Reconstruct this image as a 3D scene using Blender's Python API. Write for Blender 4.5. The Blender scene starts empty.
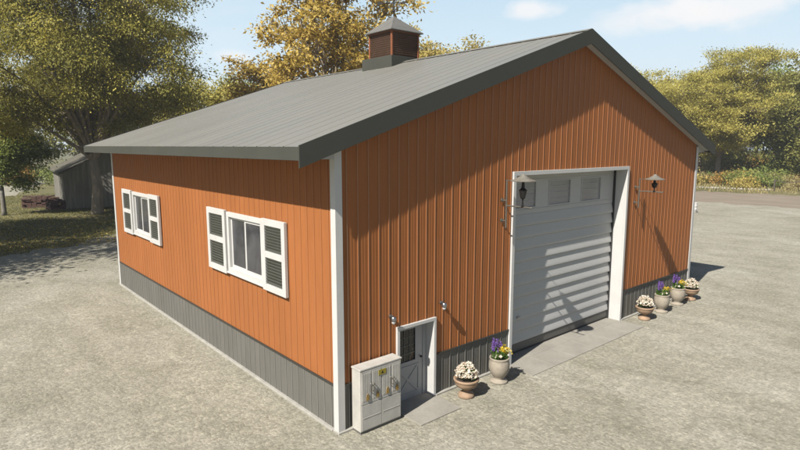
import bpy, math, random
import numpy as np
from mathutils import Vector, Matrix
R = math.radians
random.seed(7)
sc = bpy.context.scene
C = sc.collection

# ------------------------------------------------------------------ helpers
class MB:
    def __init__(s): s.v = []; s.f = []
    def quad(s, a, b, c, d):
        n = len(s.v); s.v += [tuple(a), tuple(b), tuple(c), tuple(d)]; s.f.append((n, n+1, n+2, n+3)); return s
    def tri(s, a, b, c):
        n = len(s.v); s.v += [tuple(a), tuple(b), tuple(c)]; s.f.append((n, n+1, n+2)); return s
    def box(s, x0, x1, y0, y1, z0, z1, m=None):
        n = len(s.v)
        p = [(x0,y0,z0),(x1,y0,z0),(x1,y1,z0),(x0,y1,z0),(x0,y0,z1),(x1,y0,z1),(x1,y1,z1),(x0,y1,z1)]
        if m: p = [tuple(m @ Vector(q)) for q in p]
        s.v += p
        s.f += [tuple(n+i for i in q) for q in ((3,2,1,0),(4,5,6,7),(0,1,5,4),(1,2,6,5),(2,3,7,6),(3,0,4,7))]
        return s
    def prism(s, poly, fn0, fn1):
        n = len(s.v); k = len(poly)
        s.v += [tuple(fn0(*q)) for q in poly] + [tuple(fn1(*q)) for q in poly]
        s.f.append(tuple(n+i for i in range(k))[::-1]); s.f.append(tuple(n+k+i for i in range(k)))
        for i in range(k):
            j = (i+1) % k; s.f.append((n+i, n+j, n+k+j, n+k+i))
        return s
    def tube(s, pts, rad, n=8, cap=True):
        pts = [Vector(p) for p in pts]
        if not hasattr(rad, '__len__'): rad = [rad]*len(pts)
        base = len(s.v); up = None
        for i, p in enumerate(pts):
            d = (pts[min(i+1, len(pts)-1)] - pts[max(i-1, 0)]).normalized()
            if up is None: up = d.orthogonal().normalized()
            up = (up - d*up.dot(d)).normalized(); w = d.cross(up)
            for k in range(n):
                a = 2*math.pi*k/n
                s.v.append(tuple(p + (up*math.cos(a) + w*math.sin(a))*rad[i]))
        for i in range(len(pts)-1):
            for k in range(n):
                a = base+i*n+k; b = base+i*n+(k+1) % n
                s.f.append((a, b, b+n, a+n))
        if cap:
            s.f.append(tuple(base+k for k in range(n))[::-1])
            s.f.append(tuple(base+(len(pts)-1)*n+k for k in range(n)))
        return s
    def lathe(s, prof, c=(0,0,0), n=28):
        base = len(s.v)
        for r, z in prof:
            for k in range(n):
                a = 2*math.pi*k/n
                s.v.append((c[0]+r*math.cos(a), c[1]+r*math.sin(a), c[2]+z))
        for i in range(len(prof)-1):
            for k in range(n):
                a = base+i*n+k; b = base+i*n+(k+1) % n
                s.f.append((a, b, b+n, a+n))
        s.f.append(tuple(base+k for k in range(n))[::-1])
        s.f.append(tuple(base+(len(prof)-1)*n+k for k in range(n)))
        return s
    def ball(s, c, r, n=6, m=4, sc_=(1,1,1)):
        base = len(s.v)
        s.v.append((c[0], c[1], c[2]-r*sc_[2]))
        for i in range(1, m):
            t = math.pi*i/m
            for k in range(n):
                a = 2*math.pi*k/n
                s.v.append((c[0]+r*sc_[0]*math.sin(t)*math.cos(a), c[1]+r*sc_[1]*math.sin(t)*math.sin(a), c[2]-r*sc_[2]*math.cos(t)))
        s.v.append((c[0], c[1], c[2]+r*sc_[2])); top = len(s.v)-1
        for k in range(n):
            s.f.append((base, base+1+(k+1) % n, base+1+k))
            for i in range(m-2):
                a = base+1+i*n+k; b = base+1+i*n+(k+1) % n
                s.f.append((a, b, b+n, a+n))
            s.f.append((top, base+1+(m-2)*n+k, base+1+(m-2)*n+(k+1) % n))
        return s
    def build(s, name, mat, parent=None, smooth=False, bevel=0):
        me = bpy.data.meshes.new(name); me.from_pydata(s.v, [], s.f); me.update()
        if mat: me.materials.append(mat)
        if smooth: me.polygons.foreach_set('use_smooth', [True]*len(me.polygons))
        o = bpy.data.objects.new(name, me); C.objects.link(o)
        if parent: o.parent = parent
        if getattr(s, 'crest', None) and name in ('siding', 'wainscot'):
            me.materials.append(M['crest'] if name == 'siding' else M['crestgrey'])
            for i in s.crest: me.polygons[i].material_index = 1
        if bevel:
            b = o.modifiers.new('bevel', 'BEVEL'); b.width = bevel; b.segments = 2; b.limit_method = 'ANGLE'
        return o

def tag(o, label=None, cat=None, group=None, kind=None):
    if label: o['label'] = label
    if cat: o['category'] = cat
    if group: o['group'] = group
    if kind: o['kind'] = kind
    return o
def empty(name, loc, label, cat, group=None, rz=0):
    o = bpy.data.objects.new(name, None); C.objects.link(o); o.location = loc; o.rotation_euler = (0,0,rz)
    o.empty_display_size = .2
    return tag(o, label, cat, group)
def copy_tree(o, parent=None):
    kids = list(o.children)
    c = o.copy(); C.objects.link(c)
    if parent: c.parent = parent
    for k in kids: copy_tree(k, c)
    return c

# ------------------------------------------------------------------ materials
def newmat(name):
    m = bpy.data.materials.new(name); m.use_nodes = True
    nt = m.node_tree; nt.nodes.clear()
    out = nt.nodes.new('ShaderNodeOutputMaterial')
    return m, nt, out
def nd(nt, t, **kw):
    n = nt.nodes.new('ShaderNode'+t)
    for k, v in kw.items():
        if k in n.inputs.keys() if isinstance(k, str) else False: n.inputs[k].default_value = v
        else: setattr(n, k, v)
    return n
def ramp(nt, src, stops):
    r = nt.nodes.new('ShaderNodeValToRGB'); nt.links.new(src, r.inputs[0])
    e = r.color_ramp.elements
    while len(e) < len(stops): e.new(.5)
    for i, (p, c) in enumerate(stops):
        e[i].position = p; e[i].color = (c if hasattr(c, '__len__') else (c,c,c)) + ((1,) if not hasattr(c,'__len__') or len(c)==3 else ())
    return r.outputs[0]
def mixc(nt, f, a, b, mode='MIX'):
    m = nt.nodes.new('ShaderNodeMix'); m.data_type = 'RGBA'; m.blend_type = mode
    for sock, v in ((m.inputs[0], f), (m.inputs[6], a), (m.inputs[7], b)):
        if isinstance(v, bpy.types.NodeSocket): nt.links.new(v, sock)
        elif hasattr(v, '__len__'): sock.default_value = tuple(v)+(1,)
        else: sock.default_value = v
    return m.outputs[2]
def noise(nt, scale, detail=4, rough=.55, vec=None, dist=0, stretch=None):
    n = nt.nodes.new('ShaderNodeTexNoise')
    n.inputs['Scale'].default_value = scale; n.inputs['Detail'].default_value = detail
    n.inputs['Roughness'].default_value = rough; n.inputs['Distortion'].default_value = dist
    if vec is None:
        g = nt.nodes.new('ShaderNodeNewGeometry'); vec = g.outputs['Position']
    if stretch:
        mp = nt.nodes.new('ShaderNodeMapping'); mp.inputs['Scale'].default_value = stretch[:3]
        if len(stretch) > 3: mp.inputs['Rotation'].default_value = (0,0,stretch[3])
        nt.links.new(vec, mp.inputs['Vector']); vec = mp.outputs[0]
    nt.links.new(vec, n.inputs['Vector'])
    return n.outputs['Fac']
KA = .54   # the picture is exposed +1 stop; paints are correspondingly darker
def surf(name, col, rough=.6, metal=0, var=.12, vscale=3, stretch=None, bump=0, bscale=60, col2=None, spec=.5, objc=True):
    """painted / stone / wood surface: base colour with soft wear, roughness variation and fine bump"""
    m, nt, out = newmat(name); col = tuple(c*KA for c in col)
    p = nt.nodes.new('ShaderNodeBsdfPrincipled')
    tc = nt.nodes.new('ShaderNodeTexCoord'); v = tc.outputs['Object'] if objc else None
    n1 = noise(nt, vscale, 5, .6, v, stretch=stretch)
    n2 = noise(nt, vscale*9, 3, .6, v, stretch=stretch)
    dark = tuple(c*(1-var*1.6) for c in col) if col2 is None else col2
    lite = tuple(min(1, c*(1+var)) for c in col)
    a = ramp(nt, n1, [(.32, dark), (.68, lite)])
    a = mixc(nt, .35, a, ramp(nt, n2, [(.35, tuple(c*(1-var) for c in col)), (.65, lite)]))
    nt.links.new(a, p.inputs['Base Color'])
    r = ramp(nt, n1, [(.3, max(.05, rough-.1)), (.7, min(1, rough+.1))])
    nt.links.new(r, p.inputs['Roughness'])
    p.inputs['Metallic'].default_value = metal
    p.inputs['Specular IOR Level'].default_value = spec
    if bump:
        b = nt.nodes.new('ShaderNodeBump'); b.inputs['Strength'].default_value = bump; b.inputs['Distance'].default_value = .01
        nt.links.new(noise(nt, bscale, 4, .6, v), b.inputs['Height']); nt.links.new(b.outputs[0], p.inputs['Normal'])
    nt.links.new(p.outputs[0], out.inputs[0])
    return m
def leafmat(name, cols, trans=.35, rough=.6):
    """leaf: colour varies leaf by leaf (face attribute) and a little of the light comes through"""
    m, nt, out = newmat(name)
    at = nt.nodes.new('ShaderNodeAttribute'); at.attribute_name = 'tint'
    k = len(cols)
    c = ramp(nt, at.outputs['Fac'], [(i/(k-1), cc) for i, cc in enumerate(cols)])
    d = nt.nodes.new('ShaderNodeBsdfPrincipled'); d.inputs['Roughness'].default_value = rough
    d.inputs['Specular IOR Level'].default_value = .25
    t = nt.nodes.new('ShaderNodeBsdfTranslucent')
    nt.links.new(c, d.inputs['Base Color'])
    nt.links.new(mixc(nt, .5, c, (1, .9, .35), 'MULTIPLY'), t.inputs['Color'])
    mx = nt.nodes.new('ShaderNodeMixShader'); mx.inputs[0].default_value = trans
    nt.links.new(d.outputs[0], mx.inputs[1]); nt.links.new(t.outputs[0], mx.inputs[2])
    nt.links.new(mx.outputs[0], out.inputs[0])
    return m

M = {}
M['orange'] = surf('orange_painted_steel', (.47,.17,.052), .55, spec=.18, var=.09, vscale=.8, stretch=(1,1,.25))
M['crest'] = surf('worn_rib_shaded_wall', (.50,.28,.16), .45, spec=.3, var=.12, vscale=2, stretch=(1,1,.3))  # worn rib crest painted paler so it shows on the shaded walls
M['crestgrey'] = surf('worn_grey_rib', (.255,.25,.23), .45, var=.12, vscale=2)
M['crestlit'] = surf('rib_lit_wall', (.47,.185,.068), .5, var=.08)  # same crest toned down in colour for the sunlit eave wall
M['wainscot'] = surf('grey_painted_steel', (.195,.187,.16), .6, spec=.25, var=.10, vscale=1.2, stretch=(1,1,.3))
M['flash'] = surf('dark_flashing', (.05,.048,.04), .5, var=.1)
M['trimdark'] = surf('dark_grey_green_trim', (.088,.09,.073), .7, spec=.2, var=.06, vscale=.9)
M['roof'] = surf('grey_roof_steel', (.262,.252,.215), .5, var=.035, vscale=.5, stretch=(.25,1.6,1))
M['white'] = surf('white_trim_paint', (.78,.77,.73), .45, var=.04, vscale=2)
M['soffit'] = surf('soffit_white', (.62,.62,.6), .6, var=.04)
M['concrete'] = surf('concrete', (.40,.375,.315), .85, var=.12, vscale=1.3, bump=.35, bscale=35)
M['footing'] = surf('concrete_footing', (.5,.48,.42), .85, var=.15, vscale=4, bump=.2)
M['doorgrey'] = surf('roller_door_steel', (.60,.595,.565), .5, var=.06, vscale=1.2, stretch=(.3,1,2))
M['rubber'] = surf('rubber_seal', (.03,.03,.028), .7)
M['rail'] = surf('door_bottom_rail', (.16,.15,.13), .6)
M['entry'] = surf('entry_door_paint', (.46,.46,.455), .5, var=.05)
M['shutter'] = surf('shutter_louvre', (.12,.125,.1), .5, var=.1, vscale=6)
M['interior'] = surf('interior_lining', (.36,.35,.33), .8, var=.06)
M['timber'] = surf('timber', (.3,.22,.14), .7, var=.15, vscale=5)
M['cupwood'] = surf('cupola_brown_louvre', (.17,.10,.065), .7, spec=.2, var=.15, vscale=5)
M['cuproof'] = surf('cupola_roof_steel', (.20,.19,.165), .6, var=.08)
M['cuptrim'] = surf('cupola_corner', (.38,.125,.045), .6, var=.08)
M['iron'] = surf('lamp_iron', (.20,.185,.15), .5, metal=.4, var=.15, vscale=12)
M['lampcap'] = surf('lamp_cap', (.30,.28,.23), .5, metal=.2, var=.12, vscale=9)
M['darkiron'] = surf('dark_iron', (.035,.033,.03), .5, metal=.5)
M['steel'] = surf('brushed_steel', (.5,.5,.5), .3, metal=.9, var=.08, vscale=20)
M['cabinet'] = surf('cabinet_paint', (.66,.63,.56), .55, var=.13, vscale=3.5, stretch=(1,1,.5), bump=.08)
M['brass'] = surf('brass', (.52,.33,.08), .45, metal=.3, var=.2, vscale=30)
M['sign'] = surf('yellow_plate', (.42,.33,.02), .5, var=.15, vscale=30)
M['terra'] = surf('terracotta', (.46,.31,.195), .8, var=.22, vscale=6, bump=.3, bscale=40)
M['stone'] = surf('cream_stone', (.46,.40,.31), .85, var=.18, vscale=7, bump=.35, bscale=50)
M['soil'] = surf('soil', (.04,.028,.018), .95, bump=.5)
M['oldwood'] = surf('weathered_boards', (.38,.36,.30), .9, var=.3, spec=.15, vscale=1.2, stretch=(3,3,.22))
M['oldroof'] = surf('old_shed_roof', (.17,.16,.125), 1, var=.2, spec=.05, vscale=1.5)
M['brick'] = surf('brick_red', (.20,.11,.085), .9, var=.3, vscale=5, bump=.4, bscale=20)
M['pallet'] = surf('pallet_wood', (.24,.18,.12), .85, var=.2, vscale=5)
M['postwood'] = surf('post_wood', (.13,.1,.07), .85, var=.2, vscale=5)
M['palestone'] = surf('pale_stone', (.5,.47,.38), .9, var=.2, vscale=3)
M['bark'] = surf('bark', (.42,.34,.24), .95, var=.3, vscale=3, stretch=(2,2,.5), bump=.8, bscale=12, objc=True)
M['barkgrey'] = surf('bark_pale', (.27,.25,.21), .9, var=.3, vscale=4, stretch=(1,1,2.5), bump=.5, bscale=14)
M['petal_w'] = leafmat('white_petal', [(.60,.49,.39), (.66,.60,.50), (.68,.65,.58)], .25)
M['petal_p'] = leafmat('purple_petal', [(.12,.06,.26), (.20,.10,.38), (.26,.16,.43)], .25)
M['petal_y'] = leafmat('yellow_petal', [(.45,.28,.015), (.55,.40,.03), (.5,.44,.2)], .25)
M['potleaf'] = leafmat('pot_foliage', [(.05,.1,.02), (.09,.17,.035), (.15,.22,.05)], .3)

def glassmat():
    m, nt, out = newmat('window_glass')
    g = nt.nodes.new('ShaderNodeBsdfGlossy'); g.inputs['Roughness'].default_value = .03; g.inputs['Color'].default_value = (.95,.97,1,1)
    t = nt.nodes.new('ShaderNodeBsdfTransparent'); t.inputs['Color'].default_value = (.78,.82,.85,1)
    f = nt.nodes.new('ShaderNodeFresnel'); f.inputs[0].default_value = 1.6
    mx = nt.nodes.new('ShaderNodeMixShader')
    nt.links.new(f.outputs[0], mx.inputs[0]); nt.links.new(t.outputs[0], mx.inputs[1]); nt.links.new(g.outputs[0], mx.inputs[2])
    nt.links.new(mx.outputs[0], out.inputs[0]); return m
M['glass'] = glassmat()
def lightenedglass():  # diffuse grey film mixed in to lighten the panes, standing for room light
    m, nt, out = newmat('lightened_glass')
    g = nt.nodes.new('ShaderNodeBsdfGlossy'); g.inputs['Roughness'].default_value = .06
    t = nt.nodes.new('ShaderNodeBsdfTransparent'); t.inputs['Color'].default_value = (.7,.72,.75,1)
    d = nt.nodes.new('ShaderNodeBsdfDiffuse'); tcn = nt.nodes.new('ShaderNodeTexCoord')
    nt.links.new(ramp(nt, noise(nt, 1.6, 4, .6, tcn.outputs['Object'], dist=.6), [(.35,(.10,.10,.105)), (.65,(.19,.19,.20))]), d.inputs['Color'])
    a = nt.nodes.new('ShaderNodeMixShader'); a.inputs[0].default_value = .34; nt.links.new(t.outputs[0], a.inputs[1]); nt.links.new(d.outputs[0], a.inputs[2])
    f = nt.nodes.new('ShaderNodeFresnel'); f.inputs[0].default_value = 1.5
    mx = nt.nodes.new('ShaderNodeMixShader'); nt.links.new(f.outputs[0], mx.inputs[0]); nt.links.new(a.outputs[0], mx.inputs[1]); nt.links.new(g.outputs[0], mx.inputs[2])
    nt.links.new(mx.outputs[0], out.inputs[0]); return m
M['lightened'] = lightenedglass()
M['frost'] = surf('frosted_pane', (.43,.43,.43), .15, var=.08, vscale=1.5)

def groundmats():
    # crushed stone yard
    m, nt, out = newmat('crushed_stone'); p = nt.nodes.new('ShaderNodeBsdfPrincipled')
    g = nt.nodes.new('ShaderNodeNewGeometry').outputs['Position']
    big = noise(nt, .22, 6, .62, g, dist=.6)
    mid = noise(nt, .9, 6, .62, g, dist=.8, stretch=(1.0,.42,1,R(33)))
    hat = noise(nt, 4.2, 5, .7, g, dist=1.2, stretch=(.55,1.7,1,R(-20)))
    hat2 = noise(nt, 7.0, 4, .7, g, dist=.9, stretch=(1.8,.5,1,R(12)))
    fine = noise(nt, 22, 4, .75, g)
    c = ramp(nt, big, [(.33,(.345,.318,.235)), (.52,(.395,.362,.275)), (.70,(.44,.408,.32))])
    c = mixc(nt, .55, c, ramp(nt, mid, [(.30,(.68,.68,.60)), (.50,(.97,.96,.92)), (.68,(1.22,1.21,1.18))]), 'MULTIPLY')
    c = mixc(nt, .5, c, ramp(nt, hat, [(.32,(.72,.72,.68)), (.50,1.0), (.66,(1.26,1.25,1.22))]), 'MULTIPLY')
    c = mixc(nt, .55, c, ramp(nt, hat2, [(.34,(.74,.73,.70)), (.66,(1.24,1.24,1.22))]), 'MULTIPLY')
    c = mixc(nt, .45, c, ramp(nt, fine, [(.34,(.68,.67,.64)), (.5,1.0), (.67,(1.32,1.31,1.28))]), 'MULTIPLY')
    v = nt.nodes.new('ShaderNodeTexVoronoi'); v.inputs['Scale'].default_value = 16; nt.links.new(g, v.inputs['Vector'])
    peb = ramp(nt, v.outputs['Color'], [(.25,(.66,.66,.63)), (.6,1.0), (.93,(1.45,1.43,1.38))])
    c = mixc(nt, .5, c, peb, 'MULTIPLY')
    c = mixc(nt, 1.0, c, (KA*1.13, KA*1.17, KA*1.27), 'MULTIPLY')
    nt.links.new(c, p.inputs['Base Color']); p.inputs['Roughness'].default_value = .95; p.inputs['Specular IOR Level'].default_value = .2
    b = nt.nodes.new('ShaderNodeBump'); b.inputs['Strength'].default_value = .55; b.inputs['Distance'].default_value = .035
    h = nt.nodes.new('ShaderNodeMath'); h.operation = 'ADD'
    nt.links.new(hat, h.inputs[0]); nt.links.new(fine, h.inputs[1])
    nt.links.new(h.outputs[0], b.inputs['Height'])
    b2 = nt.nodes.new('ShaderNodeBump'); b2.inputs['Strength'].default_value = .45; b2.inputs['Distance'].default_value = .015; b2.invert = True
    nt.links.new(v.outputs['Distance'], b2.inputs['Height']); nt.links.new(b.outputs[0], b2.inputs['Normal'])
    nt.links.new(b2.outputs[0], p.inputs['Normal']); nt.links.new(p.outputs[0], out.inputs[0]); M['yard'] = m
    # packed dirt road
    m, nt, out = newmat('packed_dirt'); p = nt.nodes.new('ShaderNodeBsdfPrincipled')
    a = noise(nt, .35, 6, .65, stretch=(1.3,.35,1,R(15))); f = noise(nt, 6, 5, .7)
    c = ramp(nt, a, [(.3,(.24,.195,.14)), (.55,(.31,.26,.195)), (.7,(.38,.335,.26))])
    c = mixc(nt, .6, c, ramp(nt, f, [(.3,.7), (.7,1.25)]), 'MULTIPLY')
    c = mixc(nt, 1.0, c, (KA*1.08, KA*1.04, KA*1.0), 'MULTIPLY')
    nt.links.new(c, p.inputs['Base Color']); p.inputs['Roughness'].default_value = .95
    nt.links.new(p.outputs[0], out.inputs[0]); M['dirt'] = m
    # grassland soil
    m, nt, out = newmat('grassy_soil'); p = nt.nodes.new('ShaderNodeBsdfPrincipled')
    a = noise(nt, .12, 6, .65); f = noise(nt, 3, 6, .75)
    c = ramp(nt, a, [(.32,(.075,.08,.022)), (.5,(.13,.12,.04)), (.68,(.21,.175,.075))])
    c = mixc(nt, .7, c, ramp(nt, f, [(.3,.5), (.7,1.2)]), 'MULTIPLY')
    c = mixc(nt, 1.0, c, (.8,.8,.8), 'MULTIPLY')
    nt.links.new(c, p.inputs['Base Color']); p.inputs['Roughness'].default_value = 1
    b = nt.nodes.new('ShaderNodeBump'); b.inputs['Strength'].default_value = .8; b.inputs['Distance'].default_value = .08
    nt.links.new(f, b.inputs['Height']); nt.links.new(b.outputs[0], p.inputs['Normal'])
    nt.links.new(p.outputs[0], out.inputs[0]); M['grassland'] = m
groundmats()

# ------------------------------------------------------------------ ground
def sheet(name, pts, z, mat):
    b = MB(); b.v = [(x, y, z) for x, y in pts]; b.f = [tuple(range(len(pts)))]
    o = b.build(name, mat); tag(o, kind='structure'); return o
b = MB(); S = 900
for i in range(-6, 6):
    for j in range(-6, 6):
        b.quad((i*150, j*150, 0), ((i+1)*150, j*150, 0), ((i+1)*150, (j+1)*150, 0), (i*150, (j+1)*150, 0))
tag(b.build('ground', M['grassland']), kind='structure')
def rough_edge(pts, amp, step=.7, seed=1):
    rnd = random.Random(seed); out = []
    for (x0, y0), (x1, y1) in zip(pts[:-1], pts[1:]):
        L = math.hypot(x1-x0, y1-y0); n = max(1, int(L/step)); w = 0
        for i in range(n):
            t = i/n; nx, ny = -(y1-y0)/L, (x1-x0)/L
            w = .6*w + rnd.uniform(-amp, amp)
            out.append((x0+(x1-x0)*t+nx*w, y0+(y1-y0)*t+ny*w))
    out.append(pts[-1]); return out
edge_yard = rough_edge([(-30,27.5), (-3.6,29.8), (-.3,31.3), (3.6,34.2), (12,37), (30,38), (52,34), (62,22), (63,10), (58,-4), (40,-22)], .7)
sheet('gravel_yard', [(-30,-30), (40,-30)][::1] + edge_yard[::-1], .012, M['yard'])
edge_dirt = rough_edge([(20,33), (44,40), (66,38), (77,27), (79.5,17), (82,6), (78,-14), (70,-40)], 1.3, 1.0, 3)
sheet('dirt_road', edge_dirt + [(35,-40), (35,0)], .006, M['dirt'])
edge_r = rough_edge([(2.5,78), (6.5,92), (12,118), (16,170), (13,170), (5,118), (0,96), (-12,84), (-40,76), (-40,72), (-10,77), (2.5,78)], .35, 1.5, 5)
sheet('gravel_path', edge_r, .008, M['yard'])

# ------------------------------------------------------------------ the barn
W, D, RX, ZR, SL = 18.73, 18.2, 9.365, 10.03, .342
EO, GO = 1.0, .27
zroof = lambda x: ZR - SL*abs(x-RX)
barn = empty('barn', (0,0,0), 'large orange metal barn with grey roof, cupola and white roller door', 'barn')

def profile_breaks(u0, u1, per):
    bp = []
    if per:
        k = math.floor(u0/per)
        while k*per < u1:
            a = k*per
            for du, off in ((0,0),(.006,.014),(.026,.014),(.040,0),(.125,0),(.131,.003),(.147,.003),(.155,0),(.205,0),(.211,.003),(.227,.003),(.235,0)):
                bp.append((a+du, off))
            k += 1
    else: bp = [(u0,0),(u1,0)]
    return bp
def ribbed(b, u0, u1, zlo, zhi, P, openings=(), per=.30, extra=()):
    if not hasattr(b, 'crest'): b.crest = set()
    bp = profile_breaks(u0, u1, per)
    us = [q[0] for q in bp]; of = [q[1] for q in bp]
    cuts = sorted(set([u0, u1] + [u for u in us if u0 < u < u1] + [e for o in openings for e in o[:2]] + list(extra)))
    off = lambda u: float(np.interp(u, us, of))
    for a, c in zip(cuts[:-1], cuts[1:]):
        m = (a+c)/2; iv = [(zlo, None)]
        for (x0, x1, z0, z1) in openings:
            if x0 <= m <= x1:
                nv = []
                for lo, hi in iv:
                    if lo < z0: nv.append((lo, z0))
                    nv.append((max(lo, z1), hi))
                iv = nv
        for lo, hi in iv:
            ha = zhi(a) if hi is None else hi; hc = zhi(c) if hi is None else hi
            if ha <= lo+1e-4: continue
            oa, oc = off(a), off(c)
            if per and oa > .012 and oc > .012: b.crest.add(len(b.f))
            b.quad(P(a, oa, lo), P(c, oc, lo), P(c, oc, hc), P(a, oa, ha))
HW = 1.10
DOOR = (6.15, 12.66, -.1, 5.70); SD = (1.80, 2.98, -.1, 2.08)
WINS = [(3.45, 5.5), (12.98, 15.03)]; WZ = (2.93, 4.54)
front = lambda u, o, z: (u, .035-o, z)
left = lambda u, o, z: (.035-o, u, z)
topf = lambda x: zroof(x) - .20
wo = [(a, c, WZ[0], WZ[1]) for a, c in WINS]
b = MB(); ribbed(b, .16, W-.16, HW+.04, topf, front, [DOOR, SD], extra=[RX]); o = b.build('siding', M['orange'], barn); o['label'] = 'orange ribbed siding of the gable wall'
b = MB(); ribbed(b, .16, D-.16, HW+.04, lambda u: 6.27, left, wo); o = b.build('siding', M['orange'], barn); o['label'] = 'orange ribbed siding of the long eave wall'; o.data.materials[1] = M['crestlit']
b = MB(); ribbed(b, .16, D-.16, HW+.04, lambda u: 6.27, lambda u,o,z: (W-.035+o, u, z)); b.build('siding', M['orange'], barn)
b = MB(); ribbed(b, .16, W-.16, HW+.04, topf, lambda u,o,z: (u, D-.035+o, z), extra=[RX]); b.build('siding', M['orange'], barn)
def wains(P, a, c):
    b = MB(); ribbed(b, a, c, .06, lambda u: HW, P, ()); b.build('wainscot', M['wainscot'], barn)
wains(front, .16, 1.75); wains(front, 3.02, 6.1); wains(front, 12.71, W-.16); wains(left, .16, D-.16); wains(lambda u,o,z: (W-.035+o, u, z), .16, D-.16); wains(lambda u,o,z: (u, D-.035+o, z), .16, W-.16)
# drip flashing above the wainscot, and the pale footing
for q in [(.16,1.73,-.004,.03),(3.05,6.07,-.004,.03),(12.745,W-.16,-.004,.03),(-.004,.03,.16,D-.16),(W-.03,W+.004,.16,D-.16),(.16,W-.16,D-.03,D+.004)]:
    MB().box(*q, HW, HW+.045).build('flashing', M['flash'], barn)
for q in [(-.03,1.73,-.05,.2),(3.05,6.07,-.05,.2),(12.745,W+.03,-.05,.2),(-.05,.2,.201,D+.03),(W-.2,W+.05,.201,D+.03),(.201,W-.201,D-.2,D+.05)]:
    MB().box(*q, -.05, .06).build('footing', M['footing'], barn, bevel=.01)
# corner trims
def corner(cx, cy, sx, sy, top):
    b = MB(); w = .19; t = .03
    b.prism([(0,0),(w,0),(w,t),(t,t),(t,w),(0,w)], lambda u,v: (cx+sx*u, cy+sy*v, .05), lambda u,v: (cx+sx*u, cy+sy*v, top))
    b.build('corner_trim', M['white'], barn, bevel=.006)
corner(-.008,-.008,1,1,6.475); corner(W+.008,-.008,-1,1,6.475); corner(-.008,D+.008,1,-1,6.28); corner(W+.008,D+.008,-1,-1,6.28)
# roof: two ribbed slopes with thickness
def slope(sgn):
    b = MB(); y0, y1 = -GO, D+GO
    prof = []; per = .60; k = 0
    while y0+k*per < y1:
        a = y0+k*per
        for du, off in ((0,0),(.010,.013),(.035,.013),(.045,0),(.20,0),(.215,.003),(.235,.003),(.25,0),(.40,0),(.415,.003),(.435,.003),(.45,0)):
            if a+du < y1: prof.append((a+du, off))
        k += 1
    prof.append((y1, 0))
    xe = RX+sgn*(RX+EO)
    for (a, oa), (c, oc) in zip(prof[:-1], prof[1:]):
        b.quad((RX, a, ZR+oa), (RX, c, ZR+oc), (xe, c, zroof(xe)+oc), (xe, a, zroof(xe)+oa))
    t = .10
    b.quad((RX,y0,ZR-t),(RX,y1,ZR-t),(xe,y1,zroof(xe)-t),(xe,y0,zroof(xe)-t))
    o = b.build('roof_slope', M['roof'], barn)
    return o
slope(-1); slope(1)
b = MB()
for sgn in (-1, 1):
    b.prism([(0,.045),(.20,-.20*SL+.045),(.20,-.20*SL+.03),(0,.03)], lambda u,v: (RX+sgn*u, -GO-.002, ZR+v), lambda u,v: (RX+sgn*u, D+GO+.002, ZR+v))
b.build('ridge_cap', M['roof'], barn)
# rake fascias
def rake(y, t):
    for sgn in (-1, 1):
        b = MB(); xe = RX+sgn*(RX+EO+.02); d = .45
        p = [(RX, ZR+.035), (xe, zroof(xe)+.035), (xe, zroof(xe)+.035-d), (RX, ZR+.035-d)]
        b.prism(p, lambda u,v: (u, y, v), lambda u,v: (u, y+t, v)); b.build('rake_fascia', M['trimdark'], barn)
rake(-GO-.03, .03); rake(D+GO, .03)
ze = zroof(-EO)
b = MB(); b.box(-EO-.025, -EO, -GO+.001, D+GO-.001, ze-.27, ze-.004); b.build('eave_fascia', M['trimdark'], barn, bevel=.004)
b = MB(); b.box(W+EO, W+EO+.025, -GO+.001, D+GO-.001, ze-.27, ze-.004); b.build('eave_fascia', M['trimdark'], barn, bevel=.004)
# soffits
b = MB()
b.box(-EO+.001, .03, .0, D, 6.225, 6.245); b.box(W-.03, W+EO-.001, .0, D, 6.225, 6.245)
for y0, y1 in ((-GO, .03), (D-.03, D+GO)):
    for sgn in (-1, 1):
        xe = RX+sgn*(RX+.58); d = .345
        b.prism([(RX, ZR-d), (xe, zroof(xe)-d), (xe, zroof(xe)-d+.02), (RX, ZR-d+.02)], lambda u,v: (u, y0, v), lambda u,v: (u, y1, v))
for x0, x1 in ((-.58, .0), (W, W+.62)):
    for y in (.003, D-.003):
        ya, yb = y-.003, y+.003
        b.prism([(x0, 6.245), (x1, 6.245), (x1, max(6.246, zroof(x1)-.35)), (x0, max(6.246, zroof(x0)-.35))], lambda u,v: (u, ya, v), lambda u,v: (u, yb, v))
b.build('soffit', M['soffit'], barn)
# interior lining, floor and ceiling so that the panes look into a room
b = MB(); I = .22
ribbed(b, I, D-I, 0, lambda u: 6.1, lambda u,o,z: (I, u, z), wo, per=None)
ribbed(b, I, W-I, 0, lambda u: 6.1, lambda u,o,z: (u, .55, z), [(6.1,12.7,-.1,5.75),(1.7,3.1,-.1,2.2)], per=None)
ribbed(b, I, D-I, 0, lambda u: 6.1, lambda u,o,z: (W-I, u, z), per=None)
ribbed(b, I, W-I, 0, lambda u: 6.1, lambda u,o,z: (u, D-I, z), per=None)
b.quad((I,.3,6.1),(W-I,.3,6.1),(W-I,D-I,6.1),(I,D-I,6.1))
b.build('inner_lining', M['interior'], barn)
b = MB(); b.box(I, W-I, .5, D-I, 0, .045); b.build('floor_slab', M['concrete'], barn)
for yy in (4.9, 3.0, 14.3, 12.4):
    m = Matrix.Translation((1.4, yy, 3.6)) @ Matrix.Rotation(R(38), 4, 'X')
    MB().box(-.06, .06, -.06, .06, -2.4, 2.4, m).build('inner_brace', M['timber'], barn)
    MB().box(1.34, 1.46, yy-.7, yy-.58, 0.05, 6.09).build('inner_post', M['timber'], barn)

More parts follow.
